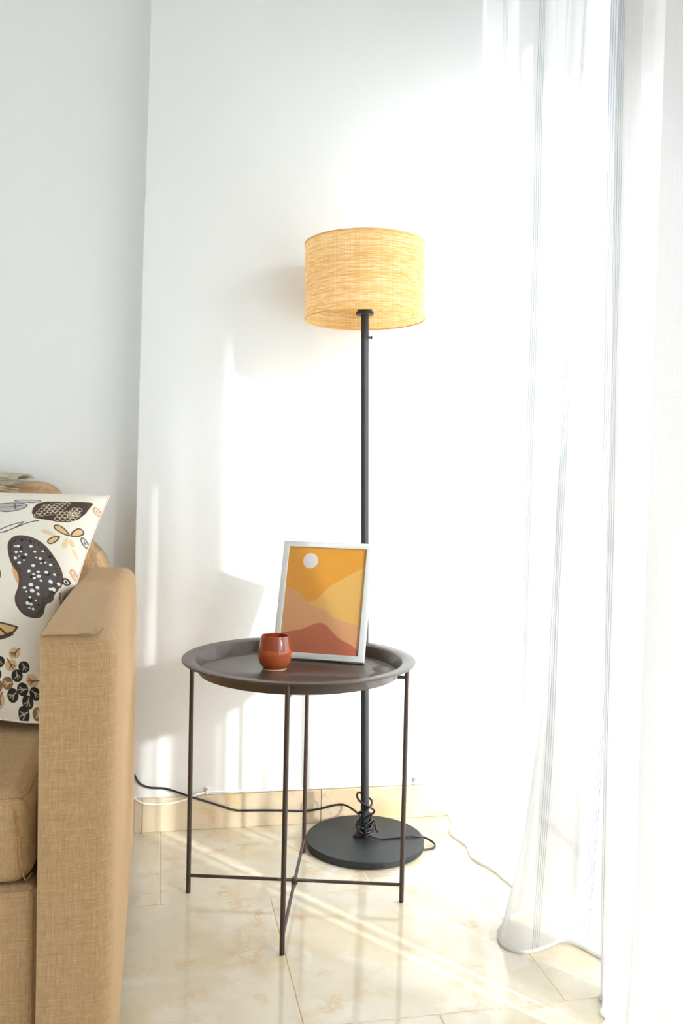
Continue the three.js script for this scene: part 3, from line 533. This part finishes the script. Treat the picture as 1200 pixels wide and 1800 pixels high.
// ---------------------------------------------------------------- printed cushion
{
  const D = {
    leaf: [[963,94],[958,156],[943,202],[916,230],[879,243],[846,243],[823,242],[803,238],[789,211],[787,188],[794,155],[817,137],[849,129],[881,122],[922,108]],
    blob: [[755,401],[753,373],[765,350],[798,342],[840,350],[875,370],[907,401],[940,438],[959,469],[963,502],[954,529],[945,557],[948,582],[926,604],[929,641],[919,661],[893,670],[868,664],[843,639],[834,609],[837,583],[833,545],[819,507],[797,484],[775,453]],
    dots: [[774,395],[785,393],[785,420],[799,414],[798,435],[789,446],[818,421],[806,462],[818,447],[825,381],[843,400],[868,390],[854,424],[868,424],[854,463],[890,437],[876,445],[910,442],[847,493],[878,488],[866,503],[885,507],[905,481],[873,520],[897,524],[870,552],[893,557],[853,570],[863,585],[880,575],[901,580],[879,603],[899,607],[876,626],[888,626],[897,640],[885,641],[928,513],[955,506],[934,542],[933,478],[944,537]],
    rounds: [[873,824,0],[870,883,0],[909,879,1],[833,876,1],[893,923,1],[938,927,0],[868,961,2],[914,972,1],[887,1003,1],[932,1015,1],[964,1049,2],[922,1058,1],[951,974,1],[830,933,1],[838,979,2],[847,1029,0]],
  };
  const print = canvasTex(1024, 1024, (c, W) => {
    const K = W / 1000; c.save(); c.scale(K, K);
    c.fillStyle = '#efe9da'; c.fillRect(0, 0, 1000, 1000);
    const poly = (P) => { c.beginPath(); const n = P.length, m = (a, b) => [(a[0] + b[0]) / 2, (a[1] + b[1]) / 2]; let s = m(P[n - 1], P[0]); c.moveTo(...s); for (let i = 0; i < n; i++) { const e = m(P[i], P[(i + 1) % n]); c.quadraticCurveTo(P[i][0], P[i][1], e[0], e[1]); } c.closePath(); };
    const petal = (x0, y0, x1, y1, w, fill, stroke) => { const dx = x1 - x0, dy = y1 - y0, L = Math.hypot(dx, dy), nx = -dy / L * w, ny = dx / L * w; c.beginPath(); c.moveTo(x0, y0); c.bezierCurveTo(x0 + dx * 0.4 + nx, y0 + dy * 0.4 + ny, x1 + nx * 0.9, y1 + ny * 0.9, x1, y1); c.bezierCurveTo(x1 - nx * 0.9, y1 - ny * 0.9, x0 + dx * 0.4 - nx, y0 + dy * 0.4 - ny, x0, y0); if (fill) { c.fillStyle = fill; c.fill(); } if (stroke) { c.strokeStyle = stroke; c.lineWidth = 4.5; c.stroke(); } };
    const motifs = (dx, dy) => {
      c.save(); c.translate(dx, dy);
      // lace leaf
      c.fillStyle = '#4d3b31'; c.beginPath(); c.moveTo(966, 88); for (const p of D.leaf.slice(1)) c.lineTo(...p); c.closePath(); c.lineJoin = 'round'; c.strokeStyle = '#4d3b31'; c.lineWidth = 8; c.fill(); c.stroke();
      c.strokeStyle = '#e6d8ba'; c.lineWidth = 2.6;
      for (const [x0, y0, n, m, sx, sy] of [[806, 226, 5, 5, 17, -17], [880, 232, 4, 3, 17, -18], [915, 190, 2, 3, 15, -17]]) for (let j = 0; j < m; j++) for (let i = 0; i < n; i++) { c.beginPath(); c.ellipse(x0 + i * sx + j * 4, y0 - i * 7 + j * sy, 9.5, 9, 0.3, 0.1, 5.9); c.stroke(); }
      c.strokeStyle = '#2f241d'; c.lineWidth = 3; c.beginPath(); c.moveTo(864, 225); c.quadraticCurveTo(880, 175, 890, 135); c.stroke();
      // kidney with dots
      c.fillStyle = '#dcb071'; c.beginPath(); c.moveTo(778, 455); c.quadraticCurveTo(800, 530, 830, 560); c.lineTo(850, 520); c.lineTo(810, 450); c.closePath(); c.fill();
      c.fillStyle = '#57504e'; poly(D.blob); c.fill(); c.strokeStyle = '#574539'; c.lineWidth = 9; c.stroke();
      c.save(); poly(D.blob); c.clip();
      c.strokeStyle = '#2f2c2c'; c.lineWidth = 4;
      for (let i = 0; i < 60; i++) { const n = D.blob.length, k = i / 60 * n, a = D.blob[Math.floor(k)], b = D.blob[(Math.floor(k) + 1) % n], f = k % 1, x = lerp(a[0], b[0], f), y = lerp(a[1], b[1], f), cx = 868, cy = 500, L = Math.hypot(cx - x, cy - y); if (i > 36 && i < 60 - 6) continue; c.beginPath(); c.moveTo(x + (cx - x) / L * 8, y + (cy - y) / L * 8); c.lineTo(x + (cx - x) / L * 18, y + (cy - y) / L * 18); c.stroke(); }
      c.fillStyle = '#262728'; for (let i = 0; i < 26; i++) { c.beginPath(); c.arc(770 + rnd() * 190, 360 + rnd() * 290, 4 + (i % 3) * 2, 0, 7); c.fill(); }
      c.fillStyle = '#f2f0ea'; D.dots.forEach(([x, y], i) => { c.beginPath(); c.arc(x, y, 3.4 + ((i * 7) % 4) * 0.9 + (y > 460 && y < 580 ? 1.6 : 0), 0, 7); c.fill(); });
      c.restore();
      // flower of outlined and plain petals
      const F = '#e2bb84', O = '#463a33';
      for (const p of [[935, 300, 932, 350, 14], [945, 300, 962, 330, 11], [900, 312, 840, 300, 13], [960, 335, 985, 360, 10], [940, 285, 946, 262, 8]]) petal(...p, '#ead0a4');
      petal(940, 289, 880, 268, 17, F, O); petal(944, 288, 974, 236, 17, F, O); petal(908, 308, 877, 348, 15, F, O);
      // thin outlined leaf with a stalk
      c.strokeStyle = O; c.lineWidth = 4; c.beginPath(); c.moveTo(690, 350); c.bezierCurveTo(715, 310, 745, 285, 772, 270); c.bezierCurveTo(757, 310, 730, 335, 690, 350); c.moveTo(720, 338); c.bezierCurveTo(760, 305, 785, 262, 822, 256); c.stroke();
      // grey pods
      c.fillStyle = '#b9b6b2'; poly([[625, 200], [657, 182], [716, 166], [762, 164], [758, 194], [718, 224], [678, 228]]); c.fill(); c.strokeStyle = '#5b5650'; c.lineWidth = 4; c.stroke(); c.beginPath(); c.moveTo(640, 205); c.quadraticCurveTo(700, 205, 745, 180); c.moveTo(715, 168); c.lineTo(728, 206); c.stroke();
      c.fillStyle = '#c9c6c1'; poly([[705, 150], [745, 140], [790, 128], [800, 138], [770, 156], [725, 160]]); c.fill(); c.stroke();
      // half leaf
      c.fillStyle = '#dcb576'; c.beginPath(); c.moveTo(760, 712); c.lineTo(862, 718); c.quadraticCurveTo(850, 770, 770, 790); c.closePath(); c.fill(); c.strokeStyle = '#4a3d35'; c.lineWidth = 6; c.stroke(); c.beginPath(); c.moveTo(775, 712); c.lineTo(838, 752); c.stroke(); c.lineWidth = 14; c.beginPath(); c.moveTo(770, 785); c.quadraticCurveTo(830, 770, 852, 742); c.stroke();
      // dark little crescent
      c.fillStyle = '#6b5648'; c.beginPath(); c.ellipse(742, 520, 18, 34, -0.4, 0, 7); c.fill();
      c.restore();
    };
    motifs(0, 0); motifs(-330, 60); motifs(-660, -20);
    // round leaves along the lower edge
    const round = (x, y, kind) => {
      const r = kind ? 17.5 : 18.5; c.fillStyle = ['#d8b88e', '#26251f', '#8d6a47'][kind]; c.beginPath(); c.ellipse(x, y, r * 0.95, r * 1.12, 0, 0, 7); c.fill();
      c.strokeStyle = ['#7a4530', '#b9ab97', '#d8c7a6'][kind]; c.lineWidth = 3.2; c.beginPath(); const a = 0.6 + ((x * 7 + y) % 5) * 0.5, ux = Math.cos(a), uy = Math.sin(a);
      c.moveTo(x - ux * r * (kind ? 0.8 : 1.4), y - uy * r * (kind ? 0.8 : 1.4)); c.lineTo(x + ux * r * 0.75, y + uy * r * 0.75); c.moveTo(x, y); c.lineTo(x + (ux - uy) * r * 0.5, y + (uy + ux) * r * 0.5); c.moveTo(x - ux * 6, y - uy * 6); c.lineTo(x + (ux + uy) * r * 0.5, y + (uy - ux) * r * 0.5); c.stroke();
    };
    for (const [x, y, k] of D.rounds) round(x, 812 + (y - 824) * 0.74, k);
    for (let i = 0; i < 26; i++) round(30 + (i * 61) % 780, 815 + ((i * 83) % 165), i % 3);
    // small motifs down the right edge
    for (const [x, y, q] of [[975, 480, '#2b2822'], [985, 535, '#4b4036'], [990, 425, '#d9a983'], [990, 272, '#777'], [990, 110, '#d2a57e']]) { c.fillStyle = q; c.beginPath(); c.ellipse(x, y, 14, 18, 0.5, 0, 7); c.fill(); c.strokeStyle = '#efe9da'; c.lineWidth = 4; c.beginPath(); c.arc(x, y, 7, 0, 7); c.stroke(); }
    c.restore();
  });
  const cu = thing('cushion', 'cream cushion printed with brown leaves and a dotted kidney shape, leaning on the sofa arm', 'cushion');
  const S = 0.225, n = 48, mk = (sign) => {
    const pos = [], uv = [], idx = [];
    for (let j = 0; j <= n; j++) for (let i = 0; i <= n; i++) {
      const a = i / n * 2 - 1, b = j / n * 2 - 1;
      const y = b * S * (1 - 0.1 * (1 - a ** 2) * b * b), x = a * S * (1 - 0.07 * (1 - b ** 2) * a * a) + 0.05 * y;
      const puff = 0.062 * Math.pow((1 - a ** 4) * (1 - b ** 4), 0.6) * (1 + 0.1 * noise.noise(a * 2.4, b * 2.4, sign));
      // creases running in from the corner that sits on the arm
      const cr = 0.004 * Math.sin((a - b) * 9) * sstep(a, 0.4, 1) * (1 - Math.abs(b) ** 2);
      pos.push(x, y, sign * (puff + 0.001) + cr * (sign > 0 ? 1 : 0) * (1 - Math.abs(a)) * 4); uv.push((a + 1) / 2, (b + 1) / 2);
    }
    for (let j = 0; j < n; j++) for (let i = 0; i < n; i++) { const k = j * (n + 1) + i; if (sign > 0) idx.push(k, k + 1, k + n + 2, k, k + n + 2, k + n + 1); else idx.push(k, k + n + 2, k + 1, k, k + n + 1, k + n + 2); }
    const g = new THREE.BufferGeometry(); g.setAttribute('position', new THREE.Float32BufferAttribute(pos, 3)); g.setAttribute('uv', new THREE.Float32BufferAttribute(uv, 2)); g.setIndex(idx); g.computeVertexNormals();
    return g;
  };
  const cloth = new THREE.MeshStandardMaterial({ map: print, roughness: 0.9 });
  const R = V(0.9966, -0.02, 0.08).normalize(), U = V(0.0719, 0.6826, -0.7258).normalize(), N = new THREE.Vector3().crossVectors(R, U).normalize();
  cu.quaternion.setFromRotationMatrix(new THREE.Matrix4().makeBasis(R, U, N)); cu.position.set(-0.513, 0.5955, 0.53); cu.updateMatrix();
  const back = cu.matrix.clone().invert();
  const press = (p) => {                                                     // what would sink into the arm is pushed inwards beside it, or up onto it
    p.applyMatrix4(cu.matrix);
    p.y = Math.max(p.y, 0.443);
    const top = 0.609, over = p.x + 0.32;
    if (p.y < top && over > 0 && p.z < 0.97) { if (top - p.y < over) p.y = top; else p.x = -0.32; }
    return p.applyMatrix4(back);
  };
  const cover = mergeGeometries([mk(1), mk(-1)]), cp = cover.attributes.position, tmp = V(0, 0, 0);
  for (let i = 0; i < cp.count; i++) { tmp.fromBufferAttribute(cp, i); press(tmp); cp.setXYZ(i, tmp.x, tmp.y, tmp.z); }
  cover.computeVertexNormals();
  mesh('cover', cover, cloth, cu);
  const rim = []; for (let k = 0; k < 160; k++) { const t = k / 40, side = Math.floor(t), f = (t % 1) * 2 - 1, q = [[f, -1], [1, f], [-f, 1], [-1, -f]][side]; const yy = q[1] * S * (1 - 0.1 * (1 - q[0] ** 2) * q[1] * q[1]); rim.push(V(q[0] * S * (1 - 0.07 * (1 - q[1] ** 2) * q[0] * q[0]) + 0.05 * yy, yy, 0)); }
  rim.forEach(press);
  mesh('seam', tube(rim, 0.0016, 320, 6, true), new THREE.MeshStandardMaterial({ color: '#efe8d8', roughness: 0.9 }), cu);
}
renderer.render(scene, camera);
